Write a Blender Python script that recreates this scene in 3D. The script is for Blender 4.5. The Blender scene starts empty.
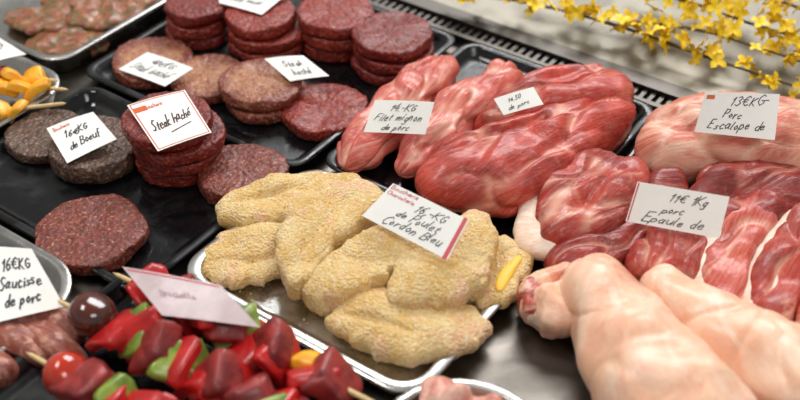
import bpy, math, random, bmesh
from mathutils import Vector, noise, Matrix, Euler
random.seed(7)
sc=bpy.context.scene
try:
    sc.view_settings.view_transform='Standard'
except Exception: pass
CO=bpy.context.collection
A=(.819,-.574); B=(.574,.819)
def AB(a,b): return (a*A[0]+b*B[0], a*A[1]+b*B[1])

# ---------------------------------------------------------------- helpers
def meta(ob,label=None,cat=None,group=None,kind=None):
    if label: ob["label"]=label
    if cat: ob["category"]=cat
    if group: ob["group"]=group
    if kind: ob["kind"]=kind
    return ob
def mk(name,V,F,mat,o=(0,0,0),smooth=True,parent=None,uv=None,flatfaces=()):
    """V in cm world; o = origin in cm. child: o = parent's origin"""
    me=bpy.data.meshes.new(name)
    me.from_pydata([((v[0]-o[0])*.01,(v[1]-o[1])*.01,(v[2]-o[2])*.01) for v in V],[],F)
    if uv:
        l=me.uv_layers.new(name="UVMap")
        for p in me.polygons:
            for li in p.loop_indices:
                l.data[li].uv=uv[me.loops[li].vertex_index]
    me.materials.append(mat)
    if smooth:
        for i,p in enumerate(me.polygons): p.use_smooth=(i not in flatfaces)
    me.update()
    ob=bpy.data.objects.new(name,me); CO.objects.link(ob)
    if parent is None: ob.location=(o[0]*.01,o[1]*.01,o[2]*.01)
    else:
        ob.parent=parent
    return ob
def srgb(r,g,b):
    f=lambda c:(c/12.92 if c<=.04045 else ((c+.055)/1.055)**2.4)
    return (f(r/255),f(g/255),f(b/255),1)

# ---------------------------------------------------------------- materials
def base(name):
    m=bpy.data.materials.new(name); m.use_nodes=True
    nt=m.node_tree; b=nt.nodes["Principled BSDF"]
    return m,nt,b
def N(nt,t,**k):
    n=nt.nodes.new(t)
    for a,v in k.items(): setattr(n,a,v)
    return n
def ramp(nt,src,stops):
    r=N(nt,'ShaderNodeValToRGB'); e=r.color_ramp.elements
    e[0].position=stops[0][0]; e[0].color=stops[0][1]
    e[1].position=stops[-1][0]; e[1].color=stops[-1][1]
    for p,c in stops[1:-1]:
        x=e.new(p); x.color=c
    nt.links.new(src,r.inputs[0]); return r.outputs[0]
def noisen(nt,vec,scale,detail=4,rough=.55,dist=0):
    n=N(nt,'ShaderNodeTexNoise'); n.inputs['Scale'].default_value=scale
    n.inputs['Detail'].default_value=detail; n.inputs['Roughness'].default_value=rough
    n.inputs['Distortion'].default_value=dist
    nt.links.new(vec,n.inputs['Vector']); return n.outputs[0]
def mixc(nt,f,a,b):
    m=N(nt,'ShaderNodeMix',data_type='RGBA')
    for s,v in ((m.inputs[0],f),(m.inputs[6],a),(m.inputs[7],b)):
        if hasattr(v,'is_linked') or hasattr(v,'links'): nt.links.new(v,s)
        else: s.default_value=v
    return m.outputs[2]
def bump(nt,b,h,strength,dist):
    bp=N(nt,'ShaderNodeBump'); bp.inputs['Strength'].default_value=strength
    bp.inputs['Distance'].default_value=dist
    nt.links.new(h,bp.inputs['Height']); nt.links.new(bp.outputs[0],b.inputs['Normal'])
W=(1,1,1,1); K=(0,0,0,1)
def G(x): return (x,x,x,1)
def meat(name,c1,c2,fat,lo=.55,hi=.68,rough=.42,su=.28,sv=1.5,coat=.2,patch=None,sss=.06,patchlo=.52,fib=.3,fmax=.85,patchw=.1,pscale=17,bd=.0018):
    m,nt,b=base(name)
    tc=N(nt,'ShaderNodeTexCoord'); mp=N(nt,'ShaderNodeMapping')
    mp.inputs['Scale'].default_value=(su,sv,1); nt.links.new(tc.outputs['UV'],mp.inputs[0])
    mp2=N(nt,'ShaderNodeMapping'); mp2.inputs['Scale'].default_value=(.6,5,1); nt.links.new(tc.outputs['UV'],mp2.inputs[0])
    v=mp.outputs[0]
    n1=noisen(nt,v,1.0,7,.66,.6); n2=noisen(nt,tc.outputs['Object'],26,5,.6,.5)
    n3=noisen(nt,mp2.outputs[0],1.0,4,.6,.5)
    n5=noisen(nt,tc.outputs['Object'],160,3,.6,.2)
    cc=mixc(nt,ramp(nt,n2,[(.38,K),(.6,W)]),c1,c2)
    f3=ramp(nt,n3,[(.42,K),(.7,G(fib))])
    c=mixc(nt,f3,cc,fat)
    f=ramp(nt,n1,[(lo,K),(hi,G(fmax))])
    c=mixc(nt,f,c,fat)
    c=mixc(nt,ramp(nt,n5,[(.56,K),(.72,G(.18))]),c,fat)
    at=N(nt,'ShaderNodeAttribute'); at.attribute_name='seam'
    c=mixc(nt,at.outputs['Fac'],c,fat)
    if patch:
        n4=noisen(nt,tc.outputs['Object'],pscale,5,.62,1.0)
        c=mixc(nt,ramp(nt,n4,[(patchlo,K),(patchlo+patchw,G(.85))]),c,patch)
    nt.links.new(c,b.inputs['Base Color'])
    rr_=N(nt,'ShaderNodeMapRange'); nt.links.new(n2,rr_.inputs[0]); rr_.inputs[1].default_value=.3; rr_.inputs[2].default_value=.7
    rr_.inputs[3].default_value=rough-.1; rr_.inputs[4].default_value=rough+.14
    nt.links.new(rr_.outputs[0],b.inputs['Roughness'])
    b.inputs['Coat Weight'].default_value=coat; b.inputs['Coat Roughness'].default_value=.15
    b.inputs['Specular IOR Level'].default_value=.38
    b.inputs['Subsurface Weight'].default_value=sss
    b.inputs['Subsurface Radius'].default_value=(1,.35,.2); b.inputs['Subsurface Scale'].default_value=.006
    ad=N(nt,'ShaderNodeMath',operation='MULTIPLY_ADD'); nt.links.new(n3,ad.inputs[0]); ad.inputs[1].default_value=.4; nt.links.new(n1,ad.inputs[2])
    ad2=N(nt,'ShaderNodeMath',operation='MULTIPLY_ADD'); nt.links.new(n5,ad2.inputs[0]); ad2.inputs[1].default_value=.3; nt.links.new(ad.outputs[0],ad2.inputs[2])
    bump(nt,b,ad2.outputs[0],.75,bd)
    return m
def ground(name,c1,c2,fat,fatlo=.62,rough=.46,core=None,rad=.04):
    m,nt,b=base(name)
    tc=N(nt,'ShaderNodeTexCoord'); v=tc.outputs['Object']
    n0=noisen(nt,v,120,5,.7,.3); n1=noisen(nt,v,300,3,.6,.3); n2=noisen(nt,v,45,3,.5)
    c=mixc(nt,ramp(nt,n0,[(.36,K),(.64,W)]),c1,c2)
    if core:
        ln=N(nt,'ShaderNodeVectorMath',operation='LENGTH'); nt.links.new(v,ln.inputs[0])
        ad=N(nt,'ShaderNodeMath',operation='MULTIPLY_ADD'); nt.links.new(n2,ad.inputs[0])
        ad.inputs[1].default_value=.03; nt.links.new(ln.outputs['Value'],ad.inputs[2])
        c=mixc(nt,ramp(nt,ad.outputs[0],[(rad-.006,W),(rad+.008,K)]),c,mixc(nt,ramp(nt,n0,[(.44,K),(.66,W)]),core,c1))
    vo=N(nt,'ShaderNodeTexVoronoi'); vo.inputs['Scale'].default_value=220
    nt.links.new(v,vo.inputs['Vector'])
    sp=ramp(nt,n1,[(fatlo-.03,K),(fatlo+.05,G(.75))])
    c=mixc(nt,sp,c,fat)
    c=mixc(nt,ramp(nt,n2,[(.4,K),(.7,G(.4))]),c,c2)
    nt.links.new(c,b.inputs['Base Color'])
    b.inputs['Roughness'].default_value=rough
    b.inputs['Coat Weight'].default_value=.18; b.inputs['Coat Roughness'].default_value=.2
    mm=N(nt,'ShaderNodeMath',operation='MULTIPLY_ADD'); nt.links.new(vo.outputs['Distance'],mm.inputs[0])
    mm.inputs[1].default_value=.8; nt.links.new(n0,mm.inputs[2])
    bump(nt,b,mm.outputs[0],.8,.0024)
    return m
def crumbs(name):
    m,nt,b=base(name)
    tc=N(nt,'ShaderNodeTexCoord'); v=tc.outputs['Object']
    n0=noisen(nt,v,300,5,.77); n1=noisen(nt,v,26,4,.6); n2=noisen(nt,v,20,5,.65,.8)
    vo=N(nt,'ShaderNodeTexVoronoi'); vo.inputs['Scale'].default_value=430; nt.links.new(v,vo.inputs['Vector'])
    c=mixc(nt,ramp(nt,n1,[(.36,K),(.62,W)]),srgb(232,188,112),srgb(248,218,158))
    c=mixc(nt,ramp(nt,n2,[(.5,K),(.6,G(.62))]),c,srgb(240,184,150))
    c=mixc(nt,ramp(nt,n0,[(.54,K),(.66,G(.95))]),c,srgb(255,246,216))
    c=mixc(nt,ramp(nt,n0,[(.32,G(.75)),(.42,K)]),c,srgb(196,134,60))
    nt.links.new(c,b.inputs['Base Color']); b.inputs['Roughness'].default_value=.66
    b.inputs['Subsurface Weight'].default_value=.08; b.inputs['Subsurface Scale'].default_value=.004
    mm=N(nt,'ShaderNodeMath',operation='SUBTRACT'); nt.links.new(n0,mm.inputs[0]); nt.links.new(vo.outputs['Distance'],mm.inputs[1])
    bump(nt,b,mm.outputs[0],.9,.0022)
    return m
def plain(name,col,rough=.5,metal=0,coat=0,var=.0,scale=40,bumpd=0,col2=None,spec=.5,trans=0,rvar=0):
    m,nt,b=base(name)
    tc=N(nt,'ShaderNodeTexCoord')
    n=noisen(nt,tc.outputs['Object'],scale,4,.6)
    c2=col2 or tuple(min(1,x*(1-var)) for x in col[:3])+(1,)
    c=mixc(nt,ramp(nt,n,[(.35,K),(.65,W)]),col,c2)
    nt.links.new(c,b.inputs['Base Color'])
    b.inputs['Roughness'].default_value=rough; b.inputs['Metallic'].default_value=metal
    if rvar:
        n9=noisen(nt,tc.outputs['Object'],14,5,.6,1)
        r=N(nt,'ShaderNodeMapRange'); nt.links.new(n9,r.inputs[0]); r.inputs[1].default_value=.4; r.inputs[2].default_value=.6
        r.inputs[3].default_value=rough-rvar; r.inputs[4].default_value=rough+rvar
        nt.links.new(r.outputs[0],b.inputs['Roughness'])
    b.inputs['Coat Weight'].default_value=coat; b.inputs['Coat Roughness'].default_value=.08
    b.inputs['Specular IOR Level'].default_value=spec
    b.inputs['Transmission Weight'].default_value=trans
    if bumpd: bump(nt,b,n,.6,bumpd)
    return m
M_steel=plain("brushed_steel",srgb(196,194,190),.28,1,var=.16,scale=60,rvar=.09)
M_counter=plain("steel_counter",srgb(116,110,103),.38,1,var=.25,scale=25,rvar=.08)
M_ledge=plain("satin_ledge",srgb(148,142,128),.36,.6,var=.18,scale=9,rvar=.08)
M_vent=plain("vent_steel",srgb(92,88,83),.36,1,var=.1)
M_dark=plain("vent_void",srgb(24,23,23),.6)
M_black=plain("black_plastic",srgb(14,15,17),.26,0,var=.4,scale=90,bumpd=.0004,spec=.5,rvar=.18)
M_card=plain("white_card",srgb(244,243,238),.45,var=.04,scale=60)
M_cardpink=plain("pink_film_card",srgb(204,182,184),.4,var=.2,scale=50,coat=.2)
M_ink=plain("marker_ink",srgb(26,28,38),.5)
M_inkred=plain("brown_ink",srgb(72,40,34),.5)
M_orange=plain("orange_print",srgb(214,96,44),.5)
M_pinkp=plain("pink_print",srgb(206,76,86),.5)
M_faint=plain("faint_print",srgb(172,140,146),.5)
M_wood=plain("skewer_wood",srgb(230,198,142),.6,var=.2,scale=120)
M_pep=plain("red_pepper_skin",srgb(206,34,30),.34,coat=.2,col2=srgb(164,18,22),scale=45,bumpd=.001)
M_pep2=plain("red_raw_meat_chunk",srgb(158,46,42),.46,coat=.12,col2=srgb(108,24,25),scale=70,bumpd=.003)
M_gp=plain("green_pepper_skin",srgb(156,174,72),.34,coat=.2,col2=srgb(94,122,38),scale=60,bumpd=.001)
M_yp=plain("yellow_pepper_skin",srgb(246,190,44),.42,coat=.1,col2=srgb(228,146,24),scale=60,bumpd=.001)
M_tom=plain("tomato_skin",srgb(196,54,28),.16,coat=.6,col2=srgb(156,34,18),scale=30)
M_tomd=plain("dark_tomato_skin",srgb(96,38,26),.16,coat=.6,col2=srgb(52,30,20),scale=40)
M_cheese=plain("melted_cheese",srgb(240,192,60),.5)
M_petal=plain("forsythia_petal",srgb(252,220,40),.5,col2=srgb(238,196,16),scale=80)
M_twig=plain("forsythia_twig",srgb(98,82,46),.7,var=.4,scale=120)
M_crumb=crumbs("breadcrumb_coating")
M_herb=meat("herb_marinated_meat",srgb(158,82,56),srgb(118,56,40),srgb(196,140,104),.54,.64,.3,.5,.8,patch=srgb(78,86,32),patchlo=.5,patchw=.04,pscale=150,coat=.35)
M_loin=meat("pale_pork_loin",srgb(208,94,80),srgb(180,62,54),srgb(244,198,176),.53,.68,.4,.1,.5,fib=.3,fmax=.78)
M_red=meat("red_pork_roast",srgb(194,62,48),srgb(150,35,30),srgb(234,168,144),.57,.7,.38,.1,.4,fib=.2,fmax=.68)
M_red2=meat("deep_red_pork",srgb(182,60,48),srgb(142,34,31),srgb(238,184,158),.57,.69,.4,.14,.4,fib=.18,fmax=.75)
M_red3=meat("dark_raw_pork",srgb(156,45,38),srgb(112,24,23),srgb(222,156,134),.6,.72,.38,.16,.4,fib=.13,fmax=.55)
M_fatty=meat("pink_fatty_pork",srgb(216,130,104),srgb(200,96,78),srgb(242,204,178),.47,.62,.4,.12,.36,fib=.2,fmax=.8)
M_flap=meat("marbled_pork_flap",srgb(204,88,72),srgb(178,58,49),srgb(244,196,172),.53,.66,.4,.14,.4,fib=.24,fmax=.85)
M_fat=meat("white_fat",srgb(242,218,198),srgb(236,202,178),srgb(250,234,218),.45,.6,.42,.4,1)
M_skin=meat("pork_skin",srgb(240,196,164),srgb(234,176,144),srgb(252,224,202),.45,.7,.42,.2,.3,.16,patch=srgb(208,96,76),sss=.15,patchlo=.565,fib=.06,patchw=.16,pscale=19,bd=.0008)
M_cut=meat("raw_cut_face",srgb(190,70,58),srgb(150,42,38),srgb(240,196,172),.5,.62,.34,.5,.7)
M_saus=meat("coarse_sausage",srgb(160,84,68),srgb(122,54,45),srgb(210,154,132),.5,.62,.34,.8,1.2)
M_chick=meat("pink_poultry_meat",srgb(220,156,136),srgb(204,120,106),srgb(240,200,182),.5,.62,.34,.4,.6)
G_tan=ground("seared_tan_ground_beef",srgb(142,68,46),srgb(106,41,29),srgb(212,160,126),.6,core=srgb(180,126,90),rad=.05)
G_red=ground("red_ground_beef",srgb(160,49,33),srgb(110,25,18),srgb(218,146,112),.62)
G_deep=ground("deep_red_ground_beef",srgb(140,36,25),srgb(94,19,14),srgb(206,132,98),.63)
G_brown=ground("brownish_red_ground_beef",srgb(138,60,43),srgb(96,35,26),srgb(208,152,118),.61)
G_grey=ground("greyish_brown_ground_beef",srgb(112,82,66),srgb(70,50,41),srgb(172,144,118),.6,rough=.36)

# ---------------------------------------------------------------- setting
def box(name,a0,a1,b0,b1,z0,z1,mat,**k):
    c=[AB(a0,b0),AB(a1,b0),AB(a1,b1),AB(a0,b1)]
    V=[(x,y,z0) for x,y in c]+[(x,y,z1) for x,y in c]
    F=[(3,2,1,0),(4,5,6,7),(0,1,5,4),(1,2,6,5),(2,3,7,6),(3,0,4,7)]
    cx,cy=AB((a0+a1)/2,(b0+b1)/2)
    return mk(name,V,F,mat,o=(cx,cy,z0),smooth=False,**k)
def rr(a0,a1,b0,b1,r,n=8):
    P=[]
    for (ca,cb,s) in ((a1-r,b1-r,0),(a0+r,b1-r,90),(a0+r,b0+r,180),(a1-r,b0+r,270)):
        for i in range(n+1):
            t=math.radians(s+90*i/n); P.append(AB(ca+r*math.cos(t),cb+r*math.sin(t)))
    return P
def tray(name,a0,a1,b0,b1,h,r,mat,label,floor=.35,lip=.7,cat="tray",z0=0.02,rk=.6):
    prof=[(1.6,0),(0.9,.15),(.35,h-.35),(.0,h-.25),(.0,h-.08),(.12,h),(lip,h),(lip+.15,h-.1),(lip+.5,floor+.5),(lip+.9,floor+.12),(lip+1.5,floor)]
    V=[];F=[]
    n=0
    for ins,z in prof:
        ring=rr(a0+ins,a1-ins,b0+ins,b1-ins,max(r-ins*rk,.5)); n=len(ring)
        V+=[(x,y,z+z0) for x,y in ring]
    for k in range(len(prof)-1):
        for i in range(n):
            j=(i+1)%n; F.append((k*n+i,k*n+j,(k+1)*n+j,(k+1)*n+i))
    e=(len(prof)-1)*n
    F.append(tuple(range(e,e+n))); F.append(tuple(reversed(range(n))))
    cx,cy=AB((a0+a1)/2,(b0+b1)/2)
    ob=mk(name,V,F,mat,o=(cx,cy,z0),flatfaces=(len(F)-1,len(F)-2))
    meta(ob,label,cat); return ob
ct=box("display_counter",-150,60,-5,98,-6,0,M_counter)
meta(ct,"brushed steel display counter carrying the meat trays","counter")
ld=box("back_ledge",-150,60,98.2,190,-6,1.2,M_ledge)
meta(ld,"satin grey metal ledge behind the meat counter","ledge")
vg=box("air_vent_grille",-150,60,93.4,98,0.02,.3,M_dark)
meta(vg,"slotted steel air vent strip along the counter's edge","air vent")
V=[];F=[]
a=-110
def addbox(V,F,a0,a1,b0,b1,z0,z1):
    s=len(V); c=[AB(a0,b0),AB(a1,b0),AB(a1,b1),AB(a0,b1)]
    V+=[(x,y,z0) for x,y in c]+[(x,y,z1) for x,y in c]
    F+=[tuple(s+i for i in f) for f in ((3,2,1,0),(4,5,6,7),(0,1,5,4),(1,2,6,5),(2,3,7,6),(3,0,4,7))]
while a<20:
    addbox(V,F,a,a+.45,93.9,96.6,.3,.8); a+=1.0
addbox(V,F,-150,60,93.3,93.95,.3,1.1); addbox(V,F,-150,60,96.0,98.1,.3,1.25)
fo=(vg.location.x*100,vg.location.y*100,vg.location.z*100)
fins=mk("grille_fins",V,F,M_vent,o=fo,smooth=False,parent=vg)

tray("steel_tray",-112,-88.3,61,92,2.6,3,M_steel,"polished steel tray holding herb-marinated meat")
tray("steel_tray",-106,-84.6,42,60.4,2.4,4,M_steel,"polished steel tray holding yellow vegetable skewers")
tray("black_tray",-86.8,-56.3,62.6,92.6,1.6,2,M_black,"black plastic tray holding stacked ground beef patties")
tray("black_tray",-84,-56.6,41.5,61.8,1.6,2,M_black,"black plastic tray of patties beside the breaded cutlets")
tray("steel_tray",-82,-60.2,18,40.6,2.2,5,M_steel,"rounded steel tray holding brownish raw sausages")
tray("black_tray",-59.4,-32.5,22,43.8,1.8,2,M_black,"black plastic tray holding vegetable and meat skewers")
tray("steel_tray",-55.8,-30.4,45.2,64.2,1.9,3,M_steel,"shiny steel tray holding breaded chicken cutlets",lip=.9)
tray("black_tray",-55.4,-31.8,65,92.8,1.6,2,M_black,"black plastic tray holding long pork roasts")
tray("black_tray",-31.2,-2,64.6,92.8,1.6,2,M_black,"black plastic tray holding pork shoulder pieces")
tray("steel_dish",-31.6,-18.2,36.6,50.0,2.6,6.6,M_steel,"small round steel dish holding pink poultry pieces",cat="dish",rk=1)

# ---------------------------------------------------------------- patties
def patty(x,y,z,r,h,mat,label,group,seed,name="beef_patty"):
    nv=128
    V=[];F=[]
    rings=[(.90,0),(.975,.12),(1.0,.3),(1.01,.5),(1.0,.7),(.995,.9),(.975,.98),(.93,1.0),(.82,1.0),(.72,1.0),(.62,1.0),(.52,1.0),(.42,1.0),(.32,1.0),(.22,1.0),(.1,1.0)]
    for rf,hf in rings:
        for i in range(nv):
            t=2*math.pi*i/nv
            px,py,pz=rf*r*math.cos(t),rf*r*math.sin(t),hf*h
            q=Vector((px+seed*9,py,pz*1.3))
            e=noise.noise(q*.33)*.4+noise.noise(q*2.0)*.15+noise.noise(q*4.6)*.08
            f=1+e/r
            if hf>=.95: pz+=noise.noise(q*1.7)*.09+noise.noise(q*4.5)*.07+noise.noise(q*.4)*.2
            if hf==0: pz=0
            V.append((x+px*f,y+py*f,z+pz))
    n=len(rings)
    for k in range(n-1):
        for i in range(nv):
            j=(i+1)%nv; F.append((k*nv+i,k*nv+j,(k+1)*nv+j,(k+1)*nv+i))
    V.append((x,y,z+h)); c=len(V)-1
    for i in range(nv): F.append(((n-1)*nv+i,(n-1)*nv+(i+1)%nv,c))
    F.append(tuple(reversed(range(nv))))
    ob=mk(name,V,F,mat,o=(x,y,z)); meta(ob,label,"meat patty",group); return ob
Z0=.38
def stack(x,y,r,h,n,mat,label,group,seed):
    for i in range(n):
        patty(x+random.uniform(-.6,.6)*(i>0),y+random.uniform(-.4,.4)*(i>0),Z0+i*(h+.12),r*random.uniform(.94,1.03),h,mat,label,group,seed+i*1.7)
g1="beef patties on the black trays"
patty(-27.5,103.4,Z0,4.6,1.4,G_tan,"tan-topped seared ground beef patty under a price card",g1,1)
patty(-20.9,100.2,Z0,4.2,1.4,G_tan,"tan-topped seared ground beef patty between two others",g1,2)
stack(-14.2,96.9,4.5,1.35,2,G_tan,"tan-topped ground beef patty stacked in a pair",g1,3)
patty(-7.8,93.9,Z0,4.45,1.6,G_red,"single deep red ground beef patty with fat specks",g1,6)
stack(-23.2,110.4,3.8,1.4,3,G_deep,"red ground beef patty in a tall stack",g1,11)
stack(-15.2,108.0,4.2,1.4,3,G_red,"red ground beef patty in a tall stack under a card",g1,15)
stack(-7.5,108.3,4.3,1.5,3,G_red,"bright red ground beef patty in a tall stack",g1,19)
stack(-.9,103.6,4.5,1.5,3,G_deep,"dark red ground beef patty in a tall stack",g1,23)
patty(-35.9,89.7,Z0,3.9,1.5,G_grey,"greyish brown moist ground beef patty",g1,31)
patty(-30.2,86.8,Z0,4.4,2.4,G_grey,"thick greyish brown ground beef patty under a card",g1,33)
stack(-21.9,86.2,4.3,1.38,4,G_deep,"deep red ground beef patty in a stack of four",g1,36)
patty(-15.2,83.0,Z0,4.3,1.9,G_brown,"thick red ground beef patty beside the breaded cutlets",g1,43)
patty(-28.1,74.7,Z0,4.9,1.6,G_brown,"wide brownish red ground beef patty alone on the tray",g1,46)

# ---------------------------------------------------------------- lofts
def cr(p,t):
    n=len(p)-1; x=t*n; i=min(int(x),n-1); f=x-i
    a=p[max(i-1,0)];b=p[i];c=p[i+1];d=p[min(i+2,n)]
    return [0.5*((2*b[k])+(-a[k]+c[k])*f+(2*a[k]-5*b[k]+4*c[k]-d[k])*f*f+(-a[k]+3*b[k]-3*c[k]+d[k])*f*f*f) for k in range(len(b))]
def bundles(R,w):
    """muscle bundles: seam strength 0..1 and a per-bundle offset"""
    ds,ps=noise.voronoi(R)
    e=ds[1]-ds[0]
    return math.exp(-(e/w)**2), noise.noise(ps[0]*3.1)
def setseam(ob,S):
    at=ob.data.attributes.new('seam','FLOAT','POINT')
    at.data.foreach_set('value',S)
def loft(name,pts,mat,label=None,cat=None,group=None,nu=64,nv=48,amp=.3,freq=.35,ridge=0,fine=0,ffreq=3,
         zmin=.4,seed=0,cap=.18,pw=2.3,parent=None,origin=None,rw=.13,tilt=0,bf=(.085,.85),seamc=.7):
    V=[];F=[];UV=[];SM=[]
    L=0;prev=None
    for i in range(nu+1):
        t=i/nu
        t=max(.001,min(.999,t))
        p=cr(pts,t); q=cr(pts,min(1,t+.01)); r0=cr(pts,max(0,t-.01))
        T=Vector((q[0]-r0[0],q[1]-r0[1],q[2]-r0[2])).normalized()
        S=T.cross(Vector((0,0,1))).normalized(); U=S.cross(T).normalized()
        if tilt:
            R=Matrix.Rotation(tilt,3,T); S=R@S; U=R@U
        c=1.0
        if t<cap: c=math.sqrt(max(0,1-((cap-t)/cap)**2))
        if t>1-cap: c=math.sqrt(max(0,1-((t-1+cap)/cap)**2))
        c=max(c,.02)
        C=Vector(p[:3])
        if prev is not None: L+=(C-prev).length
        prev=C
        for j in range(nv):
            th=2*math.pi*j/nv-math.pi/2
            cs,sn=math.cos(th),math.sin(th)
            k=(abs(cs)**pw+abs(sn)**pw)**(-1/pw)
            D=(S*cs*k*p[3]+U*sn*k*p[4])
            pos=C+D*c
            nrm=(S*cs/max(p[3],.1)+U*sn/max(p[4],.1)).normalized()
            Q=pos+Vector((seed*13.7,seed*3.1,0))
            d=noise.noise(Q*freq)*amp*2
            sm=0
            if ridge:
                wob=noise.noise(Q*.3)*.25
                sm,of=bundles(Vector((L*bf[0]+seed*5,cs*bf[1]+seed+wob,sn*bf[1]+wob)),rw)
                d-=ridge*sm; d+=ridge*.5*of; sm=sm**3*seamc*max(0,min(1,.5+2*noise.noise(Q*.35+Vector((9,9,9)))))
            if fine: d+=noise.noise(Q*ffreq)*fine+noise.noise(Q*ffreq*2.3)*fine*.6
            pos=pos+nrm*d*min(1,c*1.6)
            if pos.z<zmin: pos.z=zmin+(pos.z-zmin)*.02
            V.append(tuple(pos)); UV.append((L+seed*3,(j/nv)*6.28*(p[3]+p[4])*.5)); SM.append(sm)
    for i in range(nu):
        for j in range(nv):
            k=(j+1)%nv; F.append((i*nv+j,(i+1)*nv+j,(i+1)*nv+k,i*nv+k))
    F.append(tuple(range(nv))); F.append(tuple(reversed(range(nu*nv,nu*nv+nv))))
    cx=sum(v[0] for v in V)/len(V); cy=sum(v[1] for v in V)/len(V)
    o=origin or (cx,cy,min(v[2] for v in V))
    ob=mk(name,V,F,mat,o=o,parent=parent,uv=UV); setseam(ob,SM)
    if parent is None: meta(ob,label,cat,group)
    return ob
def oo(ob): return tuple(c*100 for c in ob.location)
def seg(px,py,s):
    x0,y0,x1,y1=s[:4]; dx,dy=x1-x0,y1-y0; L2=dx*dx+dy*dy
    t=max(0,min(1,((px-x0)*dx+(py-y0)*dy)/L2)); return math.hypot(px-x0-t*dx,py-y0-t*dy)
def slab(name,outl,zm,up,dn,mat,label=None,cat=None,group=None,p=2.4,g=(0,0),zmin=.4,amp=.25,freq=.35,ridge=.3,rw=.13,ang=0,
         fine=.0,ffreq=4,seed=0,creases=(),nth=150,nph=58,parent=None,origin=None,grow=1.0,shift=(0,0),bf=(.09,.26),seamc=.7,rag=.25):
    n=len(outl); cx=sum(q[0] for q in outl)/n; cy=sum(q[1] for q in outl)/n
    P=[((x-cx)*grow+cx+shift[0],(y-cy)*grow+cy+shift[1]) for x,y in outl]
    def oc(t):
        x=t*n; i=int(x)%n; f=x-int(x)
        a,b,c,d=P[i-1],P[i],P[(i+1)%n],P[(i+2)%n]
        return [0.5*((2*b[k])+(-a[k]+c[k])*f+(2*a[k]-5*b[k]+4*c[k]-d[k])*f*f+(-a[k]+3*b[k]-3*c[k]+d[k])*f*f*f) for k in (0,1)]
    S=[oc(i/600) for i in range(600)]
    acc=[0]
    for i in range(600): acc.append(acc[-1]+math.dist(S[i],S[(i+1)%600]))
    rim=[];k=0
    for i in range(nth):
        tgt=acc[-1]*i/nth
        while acc[k+1]<tgt: k+=1
        f=(tgt-acc[k])/max(1e-9,acc[k+1]-acc[k]); q0,q1=S[k%600],S[(k+1)%600]
        rx,ry=(q0[0]+(q1[0]-q0[0])*f,q0[1]+(q1[1]-q0[1])*f)
        e=1+rag*(noise.noise(Vector((rx*.6,ry*.6,seed*2)))+.4*noise.noise(Vector((rx*1.7,ry*1.7,seed))))/max(1.5,math.hypot(rx-cx,ry-cy))
        rim.append((cx+shift[0]+(rx-cx-shift[0])*e,cy+shift[1]+(ry-cy-shift[1])*e))
    ca,sa=math.cos(math.radians(ang)),math.sin(math.radians(ang))
    V=[];F=[];UV=[];SM=[]
    for i in range(nph+1):
        s=i/nph
        if s<=.72:
            r=max(.015,math.sin(s/.72*math.pi/2)); z=up*max(0,(1-r**p))**(1/p)
            if s/.72>.999: z=0
        else:
            ph=(s-.72)/.28; r=math.cos(ph*1.1); z=-dn*math.sin(ph*math.pi/2)**1.0
            r=max(r,.3)
        for (rx,ry) in rim:
            x=cx+shift[0]+(rx-cx-shift[0])*r; y=cy+shift[1]+(ry-cy-shift[1])*r
            zz=zm+z
            Q=Vector((x+seed*13.7,y+seed*3.1,z))
            d=noise.noise(Q*freq)*amp*2
            u=(x*ca+y*sa); v=(-x*sa+y*ca); sm=0
            if ridge:
                wob=noise.noise(Q*.28)*.35
                sm,of=bundles(Vector((u*bf[0]+seed*5+wob*.3,v*bf[1]+wob,z*.12+seed)),rw)
                d-=ridge*sm; d+=ridge*.6*of; sm=sm**3*seamc*max(0,min(1,.5+2*noise.noise(Q*.35+Vector((9,9,9)))))
            for c in creases:
                k1=math.exp(-(seg(x,y,c)/c[4])**2); d-=c[5]*k1
            if fine: d+=noise.noise(Q*ffreq)*fine+noise.noise(Q*ffreq*2.3)*fine*.6
            ez=math.sqrt(max(0,1-r*r)) if z>=0 else 0
            nx,ny=(rx-cx)*r,(ry-cy)*r; nl=math.hypot(nx,ny) or 1
            k2=1-max(.25,ez)
            x+=nx/nl*d*k2; y+=ny/nl*d*k2; zz+=d*max(ez,.25 if z>=0 else 0)
            zz+=g[0]*(x-cx)+g[1]*(y-cy)
            if zz<zmin: zz=zmin+(zz-zmin)*.02
            V.append((x,y,zz)); UV.append((u+seed*3,v+z*.6)); SM.append(sm)
    for i in range(nph):
        for j in range(nth):
            k=(j+1)%nth; F.append((i*nth+k,i*nth+j,(i+1)*nth+j,(i+1)*nth+k))
    F.append(tuple(range(nth))); F.append(tuple(reversed(range(nph*nth,nph*nth+nth))))
    o=origin or (cx,cy,min(v[2] for v in V))
    ob=mk(name,V,F,mat,o=o,parent=parent,uv=UV)
    bm=bmesh.new(); bm.from_mesh(ob.data); bmesh.ops.recalc_face_normals(bm,faces=bm.faces); bm.to_mesh(ob.data); bm.free()
    setseam(ob,SM)
    if parent is None: meta(ob,label,cat,group)
    return ob

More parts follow.
